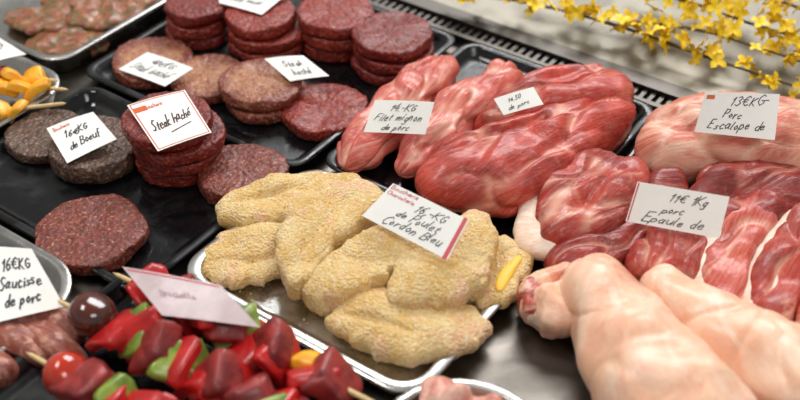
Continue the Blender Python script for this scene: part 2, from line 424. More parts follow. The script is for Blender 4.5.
gp="raw pork cuts on the black trays"
loft("pork_tenderloin",[(-5.4,83.4,2,1.8,1.4),(-3.2,86.9,2.5,2.6,2.2),(-.8,90.8,2.9,2.9,2.5),(2.4,96.5,2.8,2.7,2.4),(5.4,102.0,2.3,2.0,1.7)],M_loin,
 "long pale pink pork tenderloin under a price card","meat",gp,amp=.4,ridge=.45,seed=1,nu=120,nv=80,fine=.03)
loft("pork_tenderloin",[(0.0,82.4,2,1.7,1.5),(2.8,86.2,2.6,2.4,2.4),(6.0,90.8,3.1,2.8,2.7),(9.6,95.4,2.8,2.6,2.5),(12.4,99.4,2.3,2.0,1.8)],M_loin,
 "long pale pink pork tenderloin beside the large roast","meat",gp,amp=.4,ridge=.45,seed=2.4,nu=120,nv=80,fine=.03)
OR1=[(7.4,88.0),(9.6,92.0),(13.2,95.4),(17.6,97.0),(21.6,96.4),(24.2,94.0),(23.4,91.0),(19.5,89.4),(14.5,88.2),(10,86.6)]
OR2=[(1.2,79.6),(3.2,83.6),(8.0,86.0),(13.0,88.6),(17.6,91.4),(22.2,93.0),(23.8,89.6),(21.4,86.4),(19.2,83.6),(16.0,79.4),(11.6,76.6),(6.0,76.2),(2.6,77.4)]
slab("pork_roast",OR1,3.6,3.2,3.2,M_red,"bright red pork roast with pale fat streaks","meat",gp,p=2.8,amp=.35,freq=.3,ridge=.5,ang=20,seed=3,fine=.03,
  creases=[(10,90.5,20,95.0,.7,.5)])
slab("pork_roast",OR2,3.2,3.5,2.8,M_red,"large glossy red pork roast lying across the tray","meat",gp,p=2.9,amp=.4,freq=.28,ridge=.55,ang=35,seed=4.2,fine=.03,nth=200,nph=76,bf=(.08,.2),
  creases=[(3,80.5,14,86.5,.6,.8),(10,78.6,19,85,.6,.35)])
slab("rolled_pork_joint",[(22.9,84.2),(24.4,88.4),(29,90.8),(34.4,91.4),(40,90.2),(45,88),(45.5,80),(39,79.8),(33.6,80.6),(28,80.8),(24.2,81.8)],3.5,4.3,3.1,M_fatty,
 "pale pink fatty pork joint under a price card","meat",gp,p=2.4,amp=.45,freq=.3,ridge=.5,ang=10,seed=8.4,fine=.03,creases=[(25,86.6,32,85,.6,.5),(36,88,42,84,.7,.6)])
O=dict(
m4=[(11.8,74.0),(13.2,78.8),(15.3,82.4),(18.4,83.8),(21.6,83.0),(23.2,80.6),(22.6,76.8),(19.8,72.8),(16.1,71.2),(12.8,71.6)],
m5=[(12.7,69.5),(13.8,72.2),(18.0,74.2),(21.6,76.0),(22.8,74.0),(20.6,70.5),(17.3,68.0),(14,68)],
m6=[(19.6,68.6),(21.0,72.7),(24.0,74.8),(27.4,74.2),(26.8,69.4),(24.6,65.8),(21.2,65.2)],
m8=[(26.0,75.0),(27.3,79.2),(29.9,81.5),(34.4,82.4),(39.5,80),(40.8,76.0),(34.6,73.5),(29.5,72.0)],
m9a=[(24.8,63.8),(26.0,69.8),(28.4,74.2),(31.8,77.4),(35.0,77.9),(35.2,75.3),(32.4,71.4),(29.8,67.6),(28.0,62.6),(25.7,61.6)],
m9b=[(28.1,61.3),(29.8,67.3),(32.8,72.2),(36.4,75.6),(40.0,75.3),(38.0,69.8),(34.2,65.2),(31.0,60.3),(29.0,59.1)],
m9c=[(31.2,58.8),(33.2,64.2),(36.2,68.6),(41.2,72.0),(44,69),(40,61),(34.3,57.0)],
s0=[(10.1,65.1),(10.8,67.2),(13.0,68.6),(15.6,68.2),(16.0,65.0),(14.0,62.0),(11.8,62.1),(10.3,63.2)],
ca=[(-17.6,70.2),(-16.8,73.4),(-14.2,75.2),(-11,75.6),(-8.0,74.6),(-7.5,71.8),(-10.4,68.7),(-15.0,68.2)],
cb=[(-16.9,75.4),(-16.4,77.8),(-14.2,80.2),(-9.6,81.6),(-5.3,81.8),(-3.6,79.8),(-5.4,76.6),(-9.4,75.0),(-13.4,74.7)],
cc=[(-10.0,66.1),(-10.6,70.0),(-9.6,75.1),(-6.4,77.8),(-2.6,78.4),(-.9,76.4),(-2.6,73.9),(-4.8,71.4),(-6.8,67.6),(-8.6,65.4)],
cd=[(-8.0,64.9),(-7.6,67.6),(-5.0,70.4),(-1.5,72.3),(1.8,71.6),(1.2,68.3),(-1.9,66.2),(-4.5,64.7),(-6.4,64.2)],
ce=[(-.8,63.9),(-.4,67.8),(1.5,71.1),(4.2,73.4),(6.5,74.4),(8.2,73.0),(8.4,70.2),(7.3,66.6),(5.2,63.9),(2.2,63.1)],
cf=[(-6.2,64.1),(-5.1,66.1),(-.9,66.0),(3.2,65.0),(6.8,64.3),(7.6,62.2),(5.4,59.8),(1.6,59.1),(-2.4,60.1),(-5.3,61.8)],
cg=[(6.9,72.8),(10.0,73.0),(11.6,70.7),(10.9,68.1),(8.7,65.4),(6.2,65.2)])
r4=slab("pork_shoulder_piece",O['m4'],3.0,2.6,2.6,M_red2,"cut pork shoulder piece with thick white fat rim","meat",gp,p=3.4,amp=.35,ridge=.5,ang=40,seed=5.1,fine=.03,
  creases=[(15.4,74,20.5,79.5,.6,.6)])
slab("fat_rim",O['m4'],2.4,1.7,2.0,M_fat,parent=r4,origin=oo(r4),p=2.4,amp=.1,ridge=0,seed=5.1,grow=1.12,shift=(-.95,0))
slab("pork_shoulder_piece",O['m5'],2.0,2.0,1.6,M_red3,"dark red pork shoulder slice lying against the fat-rimmed piece","meat",gp,p=3,amp=.35,ridge=.45,ang=35,seed=6.3,fine=.03)
slab("pork_shoulder_piece",O['m6'],2.2,2.5,1.8,M_red2,"small rounded deep red pork shoulder piece","meat",gp,p=3,amp=.4,ridge=.45,ang=70,seed=7.7,fine=.03)
slab("pork_shoulder_piece",O['m8'],3.0,2.7,2.5,M_red3,"dark red pork shoulder piece with silvery fat streaks","meat",gp,p=3.2,amp=.4,ridge=.5,ang=20,seed=9.2,fine=.03,creases=[(28.5,75.5,38,79,.6,.6)])
fl=slab("pork_shoulder_flap",O['m9a'],2.6,2.4,2.2,M_flap,"marbled pink pork flap draped over its neighbour","meat",gp,p=3.4,g=(0,.06),amp=.35,ridge=.42,ang=55,seed=10.4,fine=.03)
fm=slab("pork_shoulder_flap",O['m9b'],2.9,2.6,2.5,M_red2,"deep pink pork flap with pale fat seam","meat",gp,p=3.4,g=(0,.06),amp=.35,ridge=.42,ang=55,seed=11.8,fine=.03)
slab("pork_shoulder_flap",O['m9c'],3.0,2.8,2.6,M_flap,"thick marbled pork flap beside the pork shanks","meat",gp,p=3.4,amp=.45,ridge=.5,ang=45,seed=12.9,fine=.03)
slab("fat_edge",O['m9a'],2.3,2.1,2.0,M_fat,parent=fl,origin=oo(fl),p=2.8,g=(0,.06),amp=.1,ridge=0,seed=10.4,grow=1.07,shift=(-.7,-.1))
slab("fat_edge",O['m9b'],2.7,2.2,2.4,M_fat,parent=fm,origin=oo(fm),p=2.8,g=(0,.06),amp=.1,ridge=0,seed=11.8,grow=1.05,shift=(-.65,-.1))
slab("pork_shoulder_piece",[(22.4,77.0),(23.4,81.0),(26.6,81.2),(27.0,77.2),(24.8,74.8)],2.2,2.5,1.8,M_red3,"dark red pork shoulder chunk under a price card","meat",gp,p=2.6,amp=.4,ridge=.4,seed=15.1)
gs="pork shanks on the steel counter"
# long tapering shanks running diagonally along the counter
s1=loft("pork_shank",[(15.4,67.6,3.6,1.9,2.0),(16.2,64.6,3.6,2.9,2.9),(17.4,61.0,3.6,3.9,3.5),(19.0,56.6,3.6,4.9,3.8),(21.2,51.0,3.6,5.2,3.8),(23,45,3.4,4.4,3.4)],M_skin,
 "pale skin-on pork shank with folded end and pink blotches","pork shank",gs,zmin=.03,amp=.4,freq=.26,ridge=.16,rw=.1,bf=(.22,.5),seamc=0,seed=3.3,nu=150,nv=90,cap=.09,fine=.02,pw=2.5)
s2=loft("pork_shank",[(20.8,67.0,3.0,1.8,1.9),(23.2,63.6,3.2,2.6,2.6),(26.4,60.0,3.3,3.3,3.1),(30.2,56.0,3.4,3.9,3.3),(35,51.4,3.4,4.2,3.4),(40,47,3.4,4,3.3)],M_skin,
 "pale skin-on pork shank with reddish blotches lying alongside","pork shank",gs,zmin=.03,amp=.4,freq=.26,ridge=.16,rw=.1,bf=(.22,.5),seamc=0,seed=5.6,nu=150,nv=90,cap=.09,fine=.02,pw=2.5)
slab("folded_end",O['s0'],2.2,2.3,2.1,M_skin,parent=s1,origin=oo(s1),p=2.5,zmin=.03,amp=.4,freq=.5,ridge=.2,seed=6.6,fine=.03,bf=(.25,.3),rag=.5,
  creases=[(10.8,65.2,14.6,66.6,.4,.7)])
slab("raw_cut_face",[(9.8,64.9),(10.5,66.4),(11.6,66.8),(12.0,65.6),(11.7,63.8),(10.7,63.2)],2.3,1.8,1.8,M_cut,parent=s1,origin=oo(s1),p=3,zmin=.03,amp=.25,freq=.6,ridge=.2,seed=2.6,rag=.5,nth=60,nph=30)

# cutlets
gc="breaded chicken cutlets on the steel tray"
def cut(key,zm,up,dn,label,seed,**k):
    return slab("breaded_cutlet",O[key],zm,up,dn,M_crumb,label,"breaded chicken",gc,fine=.075,ffreq=4.4,seed=seed,nth=200,nph=84,amp=k.pop('amp',.34),freq=.32,ridge=k.pop('ridge',.22),rw=.1,bf=(.08,.17),seamc=0,rag=.7,**k)
cut('ca',1.4,1.0,.9,"golden breaded chicken cutlet at the pile's pointed end",1,p=3.6,ang=20,g=(.05,.05),creases=[(-14.5,69.4,-9,72.0,.35,.3)])
cut('cb',2.2,1.25,1.7,"golden breaded chicken cutlet lying behind the others",2.2,p=3.6,ang=25,g=(0,.05),creases=[(-15.5,77,-9,79,.4,.3)])
cut('cc',3.7,1.25,3.1,"plump breaded chicken cutlet on top under a card",3.1,p=3.5,ang=60,g=(-.08,.09),creases=[(-8.4,69,-4.2,76.2,.4,.22)])
cut('cd',3.4,1.1,2.8,"breaded chicken cutlet leaning on top of the pile",4.7,p=3.5,ang=30,g=(.1,.12))
cut('ce',3.5,1.4,3.0,"rounded breaded chicken cutlet resting over another",5.3,p=3.5,ang=40,g=(-.02,.07),creases=[(1.8,69,6.6,66.8,.4,.22)])
cut('cf',1.8,1.4,1.4,"long breaded chicken cutlet along the tray's front edge",6.8,p=3.4,ang=-5,g=(0,.08),creases=[(-4.8,63.2,1,61.0,.4,.35)])
c7=cut('cg',1.6,1.2,1.1,"breaded chicken cutlet with yellow cheese showing",7.9,p=3.4,ang=60)
slab("cheese_slice",[(8.0,66.4),(8.6,68.2),(9.6,69.6),(10.3,70.4),(10.6,69.8),(9.8,68.2),(9.0,66.6),(8.5,65.9)],2.6,.3,.8,M_cheese,parent=c7,origin=oo(c7),amp=.1,ridge=0,nth=60,nph=20)
V=[];F=[]
for i in range(380):
    a_=random.uniform(-53,-34); b_=random.uniform(47.6,62.5)
    x,y=AB(a_,b_); s=random.uniform(.03,.12); z=.42; k=len(V)
    V+=[(x+s,y,z),(x,y+s,z),(x-s,y,z),(x,y-s,z),(x+random.uniform(-s,s)*.4,y,z+s*1.2)]
    F+=[(k,k+1,k+4),(k+1,k+2,k+4),(k+2,k+3,k+4),(k+3,k,k+4)]
cb=mk("loose_crumbs",V,F,M_crumb,o=(V[0][0],V[0][1],.4)); meta(cb,"loose golden breadcrumbs scattered over the steel tray","breadcrumbs",kind="stuff")

# marinated steaks
gh="herb-marinated steaks on the steel tray"
for i,(aa,bb) in enumerate([(-93.2,66.4),(-99.0,68.0),(-93.4,72.8),(-99.4,74.5),(-93.6,79.2),(-99.5,81.4),(-94,85.5)]):
    x,y=AB(aa,bb); R=[4.8,3.6,4.5,4.0,4.9,3.6,4.4]
    ol=[(x+R[(k+i)%7]*math.cos(k*math.pi/3.5),y+R[(k+i)%7]*.85*math.sin(k*math.pi/3.5)) for k in range(7)]
    slab("marinated_steak",ol,1.0+.4*(i%3),.6,.7,M_herb,"broad flat raw steak coated with green herbs","meat",gh,p=3.6,amp=.2,freq=.6,ridge=.2,seed=i*2.2+1,ang=40*i,nth=80,nph=36,fine=.08,g=(.05*math.sin(i*2),.05*math.cos(i*3)),rag=.9)
# sausages bottom left
gl="coarse sausages on the rounded steel tray"
for i,(x,y,ang) in enumerate([(-29.4,63.6,-.5),(-31.6,61.2,-.45),(-34,59.5,-.6),(-31.5,65.6,-.5),(-28.6,60.8,-.6)]):
    d=Vector((math.cos(ang),math.sin(ang)))*4
    loft("raw_sausage",[(x-d.x,y-d.y,1.4,1.1,1),(x,y+.4,1.7,1.4,1.3),(x+d.x,y+d.y,1.4,1.1,1)],M_saus,
      "brownish pink coarse raw sausage with marbled fat","sausage",gl,amp=.2,seed=i+3,nu=40,nv=28,fine=.05)
# poultry bits
for i,(x,y,z,r,an) in enumerate([(3.6,54.0,2.8,2.0,.9),(6.6,53.0,2.4,1.8,-.4),(2.4,51.0,2.2,1.8,.1),(6.0,50.0,2.4,2.0,.6)]):
    dx,dy=math.cos(an)*2,math.sin(an)*2
    loft("poultry_piece",[(x-dx,y-dy,z-.4,r*.6,r*.5),(x,y,z,r,r*.75),(x+dx,y+dy,z-.3,r*.6,r*.5)],M_chick,
     "pale pink raw poultry piece in a steel dish","meat","poultry pieces in the steel dish",amp=.6,freq=.5,ridge=.4,seed=i+1,nu=50,nv=44)

# ---------------------------------------------------------------- chunks, skewers
def chunk(sx,sy,sz,mat,name,bend=.0,seed=0,n=18,ex=.35,lump=.22):
    V=[];F=[]
    m=2*n
    for i in range(n+1):
        ph=math.pi*i/n-math.pi/2
        for j in range(m):
            th=2*math.pi*j/m
            def sp(w,e): return math.copysign(abs(w)**e,w)
            x=sx*sp(math.cos(ph),ex)*sp(math.cos(th),ex); y=sy*sp(math.cos(ph),ex)*sp(math.sin(th),ex); z=sz*sp(math.sin(ph),ex)
            q=Vector((x+seed*7,y,z))
            k=1+noise.noise(q*.5)*lump+noise.noise(q*1.4)*.1
            x2=x*(1+.18*math.sin(seed)*y/sy); y2=y*(1+.16*math.cos(seed*2)*x/sx)
            z+=bend*(x*x+.2*y*y)/(sx*sx)
            V.append((x2*k,y2*k,z*k))
    for i in range(n):
        for j in range(m):
            k=(j+1)%m; F.append((i*m+j,i*m+k,(i+1)*m+k,(i+1)*m+j))
    me=bpy.data.meshes.new(name); me.from_pydata([(a*.01,b*.01,c*.01) for a,b,c in V],[],F); me.materials.append(mat)
    for p in me.polygons: p.use_smooth=True
    return me
def stick(p,q,r,name,parent,o):
    P=Vector(p);Q=Vector(q);D=(Q-P).normalized();S=D.cross(Vector((0,0,1))).normalized();U=S.cross(D)
    V=[];F=[];n=10
    segs=[(0,.1),(.02,.8),(.05,1),(.97,1),(1,.9)]
    for t,k in segs:
        c=P+(Q-P)*t
        for j in range(n):
            th=2*math.pi*j/n; V.append(tuple(c+(S*math.cos(th)+U*math.sin(th))*r*k))
    for i in range(len(segs)-1):
        for j in range(n):
            k=(j+1)%n; F.append((i*n+j,i*n+k,(i+1)*n+k,(i+1)*n+j))
    F.append(tuple(reversed(range(n)))); e=(len(segs)-1)*n; F.append(tuple(range(e,e+n)))
    return mk(name,V,F,M_wood,o=o,parent=parent)
def tomato(parent,rel,r,mat):
    V=[];F=[];n=20;m=28
    for i in range(n+1):
        ph=math.pi*i/n-math.pi/2
        for j in range(m):
            th=2*math.pi*j/m
            k=r*(1-.12*max(0,math.sin(ph))**6)
            V.append((k*math.cos(ph)*math.cos(th),k*math.cos(ph)*math.sin(th),.9*k*math.sin(ph)))
    for i in range(n):
        for j in range(m):
            k=(j+1)%m; F.append((i*m+j,i*m+k,(i+1)*m+k,(i+1)*m+j))
    ob=mk("cherry_tomato",V,F,mat,parent=parent)
    ob.location=[c*.01 for c in rel]; ob.rotation_euler=(random.uniform(-1,1),random.uniform(-1,1),0)
    return ob
def kebab(start,length,zc,items,label,group,dirv=(.846,-.533),drop=.0,back=1.5):
    e=bpy.data.objects.new("skewer_kebab",None); CO.objects.link(e)
    o=(start[0],start[1],zc-1.6); e.location=[c*.01 for c in o]; e.empty_display_size=.02
    meta(e,label,"kebab",group)
    end=(start[0]+dirv[0]*length,start[1]+dirv[1]*length,zc-drop)
    stick((start[0]-dirv[0]*back,start[1]-dirv[1]*back,zc),end,.22,"wooden_stick",e,o)
    for k,(s,kind,off,size) in enumerate(items):
        rel=(dirv[0]*s-dirv[1]*off,dirv[1]*s+dirv[0]*off,1.6-drop*s/length+random.uniform(-.1,.4))
        if kind in('t','d'):
            tomato(e,rel,size,M_tom if kind=='t' else M_tomd); continue
        mt,nm={'r':(M_pep,'red_pepper_piece'),'m':(M_pep2,'meat_cube'),'g':(M_gp,'green_pepper_piece'),'y':(M_yp,'yellow_pepper_piece')}[kind]
        thick={'r':.28,'m':.62,'g':.2,'y':.4}[kind]
        me=chunk(size,size*random.uniform(.85,1.05),size*thick,mt,nm,bend=(-.4 if kind in 'rg' else -.3 if kind=='y' else 0),seed=k+start[0],ex=.3 if kind in 'rg' else .42)
        ob=bpy.data.objects.new(nm,me); CO.objects.link(ob); ob.parent=e; ob.location=[c*.01 for c in rel]
        yaw=math.atan2(dirv[1],dirv[0])+random.uniform(-.6,.5)
        # threaded on the stick, tipped back on its neighbour
        ob.rotation_euler=Euler((random.uniform(-.5,.5),-math.pi/2*random.uniform(.15,.6) if k%3 else math.pi/2*random.uniform(.3,.7),yaw),'XYZ')
    return e
gk="vegetable and meat kebabs on the black tray"
kebab((-23.0,66.4),25,3.6,[(3.2,'r',0,2.0),(4.8,'m',.2,1.9),(6.2,'g',.3,1.9),(7.6,'r',0,2.1),(9.2,'r',.2,2.0),(10.6,'m',.2,2.0),(12.0,'g',0,1.9),(13.4,'r',0,2.1),(15.0,'m',0,2.0),(16.6,'r',0,2.0),(18.0,'y',.8,1.2),(19.2,'r',-.2,1.9),(21.0,'m',0,1.9)],
 "kebab of red peppers, green pepper and meat on wooden stick",gk)
kebab((-27.0,63.2),26,3.6,[(2.4,'d',.2,2.0),(4.8,'r',0,2.1),(6.4,'g',.3,2.0),(7.8,'r',.2,2.1),(9.4,'m',0,2.1),(11.0,'r',0,2.1),(12.4,'g',.2,2.0),(13.8,'r',.2,2.1),(15.4,'m',0,2.1),(17.0,'r',.2,2.1),(18.6,'m',0,2.1),(20.2,'r',0,2.0),(21.8,'g',0,1.8),(23.0,'m',0,1.9)],
 "kebab starting with a dark cherry tomato beside red peppers",gk)
kebab((-28.2,57.8),25,3.2,[(3.0,'t',0,1.9),(5.4,'m',0,2.0),(7.0,'r',0,2.1),(8.6,'g',0,1.9),(10.0,'r',0,2.1),(11.6,'m',0,2.0),(13.2,'r',0,2.1),(14.8,'g',0,1.8),(16.2,'m',0,2.0),(17.8,'r',0,2.0),(19.4,'m',0,1.9)],
 "kebab starting with a red cherry tomato beside raw meat",gk)
gy="yellow vegetable skewers on the steel tray"
kebab((-35.0,93.4),16,2.6,[(4.6,'y',0,1.1),(6.4,'y',0,1.2),(8.2,'m',0,1.1)],"wooden skewer end with yellow pepper and meat",gy,dirv=(-.97,-.2),back=.5)
kebab((-35.2,95.6),18,2.9,[(3.0,'y',0,1.4),(4.8,'y',.3,1.3),(6.6,'y',0,1.5),(8.6,'m',0,1.2),(10.6,'y',0,1.4)],
     "wooden skewer threaded with diced yellow peppers",gy,dirv=(-.95,.1),back=.5)
kebab((-36.8,97.6),18,2.7,[(2.4,'y',0,1.3),(4.2,'y',.3,1.4),(6.0,'m',0,1.2),(8.2,'y',0,1.4),(10.2,'y',0,1.4)],
     "wooden skewer of yellow peppers against the tray rim",gy,dirv=(-.95,.1),back=.5)

# ---------------------------------------------------------------- price cards
GL={
'A':(.6,[[(0,0),(.3,1),(.6,0)],[(.12,.4),(.48,.4)]]),
'B':(.5,[[(0,0),(0,1),(.35,.95),(.4,.75),(.3,.55),(0,.52)],[(.3,.52),(.5,.3),(.35,.03),(0,0)]]),
'C':(.55,[[(.5,.85),(.3,1),(.05,.7),(.05,.3),(.3,0),(.55,.15)]]),
'E':(.5,[[(.5,1),(.05,.95),(0,0),(.5,0)],[(0,.5),(.4,.52)]]),
'F':(.5,[[(.5,1),(.03,.95),(0,0)],[(0,.5),(.4,.52)]]),
'G':(.58,[[(.5,.85),(.3,1),(.05,.7),(.05,.3),(.3,0),(.55,.2),(.55,.45),(.3,.45)]]),
'K':(.55,[[(0,0),(0,1)],[(.5,1),(0,.45),(.55,0)]]),
'P':(.45,[[(0,0),(0,1),(.4,.95),(.45,.7),(.3,.5),(0,.48)]]),
'S':(.5,[[(.5,.9),(.25,1),(.05,.75),(.25,.52),(.5,.3),(.3,0),(0,.1)]]),
'a':(.48,[[(.4,.45),(.2,.52),(.03,.25),(.15,0),(.35,.1),(.4,.5),(.4,.05),(.48,0)]]),
'b':(.4,[[(0,1),(0,0),(.3,0),(.4,.25),(.25,.5),(0,.4)]]),
'c':(.38,[[(.36,.42),(.2,.52),(.03,.25),(.15,0),(.38,.08)]]),
'd':(.42,[[(.4,.4),(.2,.5),(.03,.25),(.15,0),(.38,.1),(.4,1),(.4,0)]]),
'e':(.4,[[(.03,.24),(.38,.3),(.3,.5),(.1,.46),(.0,.2),(.14,0),(.42,.08)]]),
'f':(.35,[[(.35,.95),(.2,1),(.12,.8),(.12,0)],[(0,.5),(.3,.5)]]),
'g':(.42,[[(.4,.4),(.2,.5),(.03,.25),(.15,0),(.38,.15),(.4,.5),(.38,-.3),(.15,-.4),(0,-.25)]]),
'h':(.42,[[(0,1),(0,0),(.05,.35),(.25,.5),(.38,.35),(.4,0)]]),
'i':(.12,[[(.05,.5),(.05,0)],[(.05,.7),(.08,.76)]]),
'l':(.15,[[(.02,1),(.02,.1),(.12,0)]]),
'k':(.38,[[(0,1),(0,0)],[(.34,.5),(0,.22),(.38,0)]]),
'm':(.62,[[(0,.5),(0,0),(.08,.38),(.22,.5),(.3,.35),(.3,0),(.38,.4),(.5,.5),(.6,.35),(.6,0)]]),
'n':(.4,[[(0,.5),(0,0),(.08,.35),(.25,.5),(.38,.35),(.38,0)]]),
'o':(.42,[[(.2,.52),(.03,.25),(.2,0),(.4,.25),(.2,.52)]]),
'p':(.42,[[(0,.5),(0,-.4)],[(0,.4),(.22,.52),(.4,.25),(.2,0),(0,.08)]]),
'r':(.3,[[(0,.5),(0,0),(.06,.35),(.28,.5)]]),
's':(.34,[[(.32,.46),(.1,.5),(.08,.34),(.3,.18),(.2,0),(0,.04)]]),
't':(.32,[[(.14,.85),(.14,.1),(.3,0)],[(0,.55),(.3,.55)]]),
'u':(.42,[[(0,.5),(.03,.1),(.18,0),(.36,.15),(.38,.5),(.4,0)]]),
'1':(.3,[[(0,.7),(.2,1),(.2,0)]]),
'3':(.45,[[(.02,.9),(.25,1),(.42,.8),(.2,.55),(.45,.3),(.25,0),(0,.1)]]),
'4':(.48,[[(.3,1),(0,.35),(.48,.38)],[(.36,.65),(.34,0)]]),
'5':(.45,[[(.42,1),(.08,1),(.05,.6),(.3,.62),(.44,.35),(.28,0),(0,.08)]]),
'6':(.45,[[(.38,1),(.1,.65),(.03,.25),(.2,0),(.42,.2),(.3,.48),(.05,.35)]]),
'0':(.45,[[(.22,1),(.02,.6),(.08,.1),(.25,0),(.43,.4),(.38,.85),(.22,1)]]),
'€':(.74,[[(.74,.86),(.52,1),(.26,.82),(.18,.5),(.26,.18),(.52,0),(.76,.12)],[(0,.62),(.56,.62)],[(0,.4),(.52,.4)]]),
'-':(.34,[[(0,.42),(.32,.44)]]),'.':(.1,[[(.03,.0),(.07,.06)]]),',':(.16,[[(.1,.12),(.06,-.04),(-.02,-.2)]]),' ':(.28,[]),
}
GL['é']=(GL['e'][0],GL['e'][1]+[[(.14,.68),(.4,.98)]])
def card(c,lines,label,mat=M_card,ink=M_ink,border=None,band=None,bend=.12,sw=.02,name="price_card",small=None,rise0=0):
    TL,TR,BR,BL=[Vector(p) for p in c]
    w=((TR-TL).length+(BR-BL).length)/2; h=((BL-TL).length+(BR-TR).length)/2
    nrm=(TR-TL).cross(BL-TL).normalized()
    if nrm.z<0: nrm=-nrm
    def S(u,v,off=0):
        p=(TL*(1-u)+TR*u)*(1-v)+(BL*(1-u)+BR*u)*v
        return p+nrm*(off+bend*math.sin(math.pi*u)*(1-.5*v))
    nu,nv=12,6
    V=[];F=[]
    for lay in (0,-.05):
        for j in range(nv+1):
            for i in range(nu+1): V.append(tuple(S(i/nu,j/nv,lay)))
    K2=(nu+1)*(nv+1)
    for j in range(nv):
        for i in range(nu):
            a=j*(nu+1)+i; F.append((a,a+1,a+nu+2,a+nu+1)); F.append((K2+a+nu+1,K2+a+nu+2,K2+a+1,K2+a))
    def edge(l):
        for a,b in zip(l,l[1:]): F.append((a,b,K2+b,K2+a))
    edge(list(range(nu+1))); edge([nu+j*(nu+1) for j in range(nv+1)]); edge([nv*(nu+1)+i for i in range(nu+1)][::-1]); edge([j*(nu+1) for j in range(nv+1)][::-1])
    o=((TL+TR+BL+BR)/4); o.z=min(p.z for p in (TL,TR,BL,BR)); o=tuple(o)
    ob=mk(name,V,F,mat,o=o,smooth=False); meta(ob,label,"price card","handwritten price cards on the meat")
    def strokes(segs,wd,m,nm,off=.03):
        V=[];F=[]
        for s in segs:
            for (x0,y0),(x1,y1) in zip(s,s[1:]):
                d=math.hypot(x1-x0,y1-y0) or 1e-6; ux,uy=(x1-x0)/d,(y1-y0)/d
                x0e,y0e,x1e,y1e=x0-ux*wd*.4,y0-uy*wd*.4,x1+ux*wd*.4,y1+uy*wd*.4
                n=max(1,int(d/(w/10))); 
                for q in range(n):
                    a0=q/n;a1=(q+1)/n
                    pts=[]
                    for t,sg in ((a0,1),(a1,1),(a1,-1),(a0,-1)):
                        x=x0e+(x1e-x0e)*t-uy*wd*.5*sg; y=y0e+(y1e-y0e)*t+ux*wd*.5*sg
                        pts.append(tuple(S(x/w,y/h,off)))
                    b=len(V); V+=pts; F.append((b,b+1,b+2,b+3))
        if V: mk(nm,V,F,m,o=o,smooth=False,parent=ob)
    def layout(lines,slant,jit,r0=0):
        segs=[]
        for (txt,u0,v0,ch,wf) in lines:   # text,left,baseline(frac),char height frac, width frac
            tot=sum(GL[k][0]+.16 for k in txt)
            H=ch*h; sx=wf*w/tot
            x=u0*w; y=v0*h; rise=random.uniform(-.08,-.01)-r0
            for k in txt:
                gw,st=GL[k]; jy=random.uniform(-jit,jit)*H
                jx=random.uniform(.78,1.14); jh=random.uniform(.8,1.2)
                for s in st: segs.append([(x+(px*jx+slant*py)*sx,y-py*H*jh+jy+rise*(x-u0*w)) for px,py in s])
                x+=(gw+.16)*sx
        return segs
    segs=layout(lines,.42,.1,rise0)
    if segs: strokes(segs,sw*max(h,3.6),ink,"lettering")
    if small:
        strokes(layout(small[1:],0,0),.06,small[0],"printed_header",.028)
    if border:
        e=.035*w
        strokes([[(e,e),(w-e,e),(w-e,h-e),(e,h-e),(e,e)]],.1,border,"printed_border",.025)
    if band:
        for (m,u0,v0,u1,v1,th) in band:
            strokes([[(u0*w,v0*h),(u1*w,v1*h)]],th*h,m,"printed_band",.022)
    return ob
card([(-27.7,102.7,3),(-22.2,99.5,3),(-24.9,96.9,2.4),(-30.5,100.2,2.4)],[("40€KG",.3,.4,.24,.44),("Steak haché",.1,.78,.3,.76)],"white price card handwritten Steak haché on tan patties")
card([(-26.4,87.3,6.7),(-21.1,89.5,7),(-17.7,83.2,6.5),(-22.3,80.4,6.4)],[("Steak haché",.14,.66,.2,.72)],"orange-bordered price card reading Steak haché on patty stack",ink=M_inkred,sw=.017,border=M_orange,rise0=.16,band=[(M_orange,.1,.16,.2,.16,.1),(M_inkred,.4,.76,.78,.68,.02)],small=[M_orange,("Boucherie",.24,.2,.09,.3)])
card([(-35.0,87.9,3.5),(-30.6,89.6,4.3),(-27.5,85.6,3.9),(-31.8,82.7,3.2)],[("16€KG",.22,.44,.17,.5),("de Boeuf",.18,.76,.2,.64)],"white price card reading 16€KG de Boeuf on brown patties",small=[M_orange,("Boucherie",.1,.17,.08,.35)])
card([(-14.5,99.5,4.2),(-10.3,99.5,4.6),(-7.4,96.5,4.0),(-11.5,96.1,3.6)],[("Steak",.24,.45,.24,.5),("haché",.26,.82,.24,.46)],"small white price card reading Steak haché on patties")
card([(-20.8,112.4,5.5),(-12.6,111.5,5.5),(-15.4,107.1,5.1),(-20.5,109.7,5.1)],[("Steak haché",.2,.72,.2,.6)],"white price card lying across the tall patty stacks")
card([(-46.6,101.1,4.8),(-44.6,103.5,5.0),(-39.9,99.9,4.5),(-43.0,98.6,4.4)],[("14€KG",.2,.6,.3,.6)],"white price card on yellow vegetable skewers")
card([(-35.5,68.3,5.6),(-30.9,68.0,5.6),(-27.5,63.4,3.4),(-33.6,61.2,3.4)],[("16€KG",.36,.34,.17,.48),("Saucisse",.26,.6,.18,.62),("de porc",.3,.84,.15,.48)],"white price card reading 16€KG Saucisse on raw sausages")
card([(-22.6,65.0,6.4),(-14.2,62.4,6.8),(-10.8,58.6,6.0),(-18.6,60.0,5.9)],[("Brochette",.18,.56,.15,.38)],"pinkish translucent plastic card lying on the kebabs",mat=M_cardpink,ink=M_faint,band=[(M_pinkp,.04,.06,.96,.06,.035)])
card([(-2.4,87.5,7.2),(3.3,86.7,7.5),(2.4,84.2,5.5),(-3.5,85.0,5.2)],[("14.-KG",.3,.34,.22,.44),("Filet mignon",.1,.64,.23,.78),("de porc",.26,.92,.2,.46)],"white price card reading Filet mignon de porc on tenderloins")
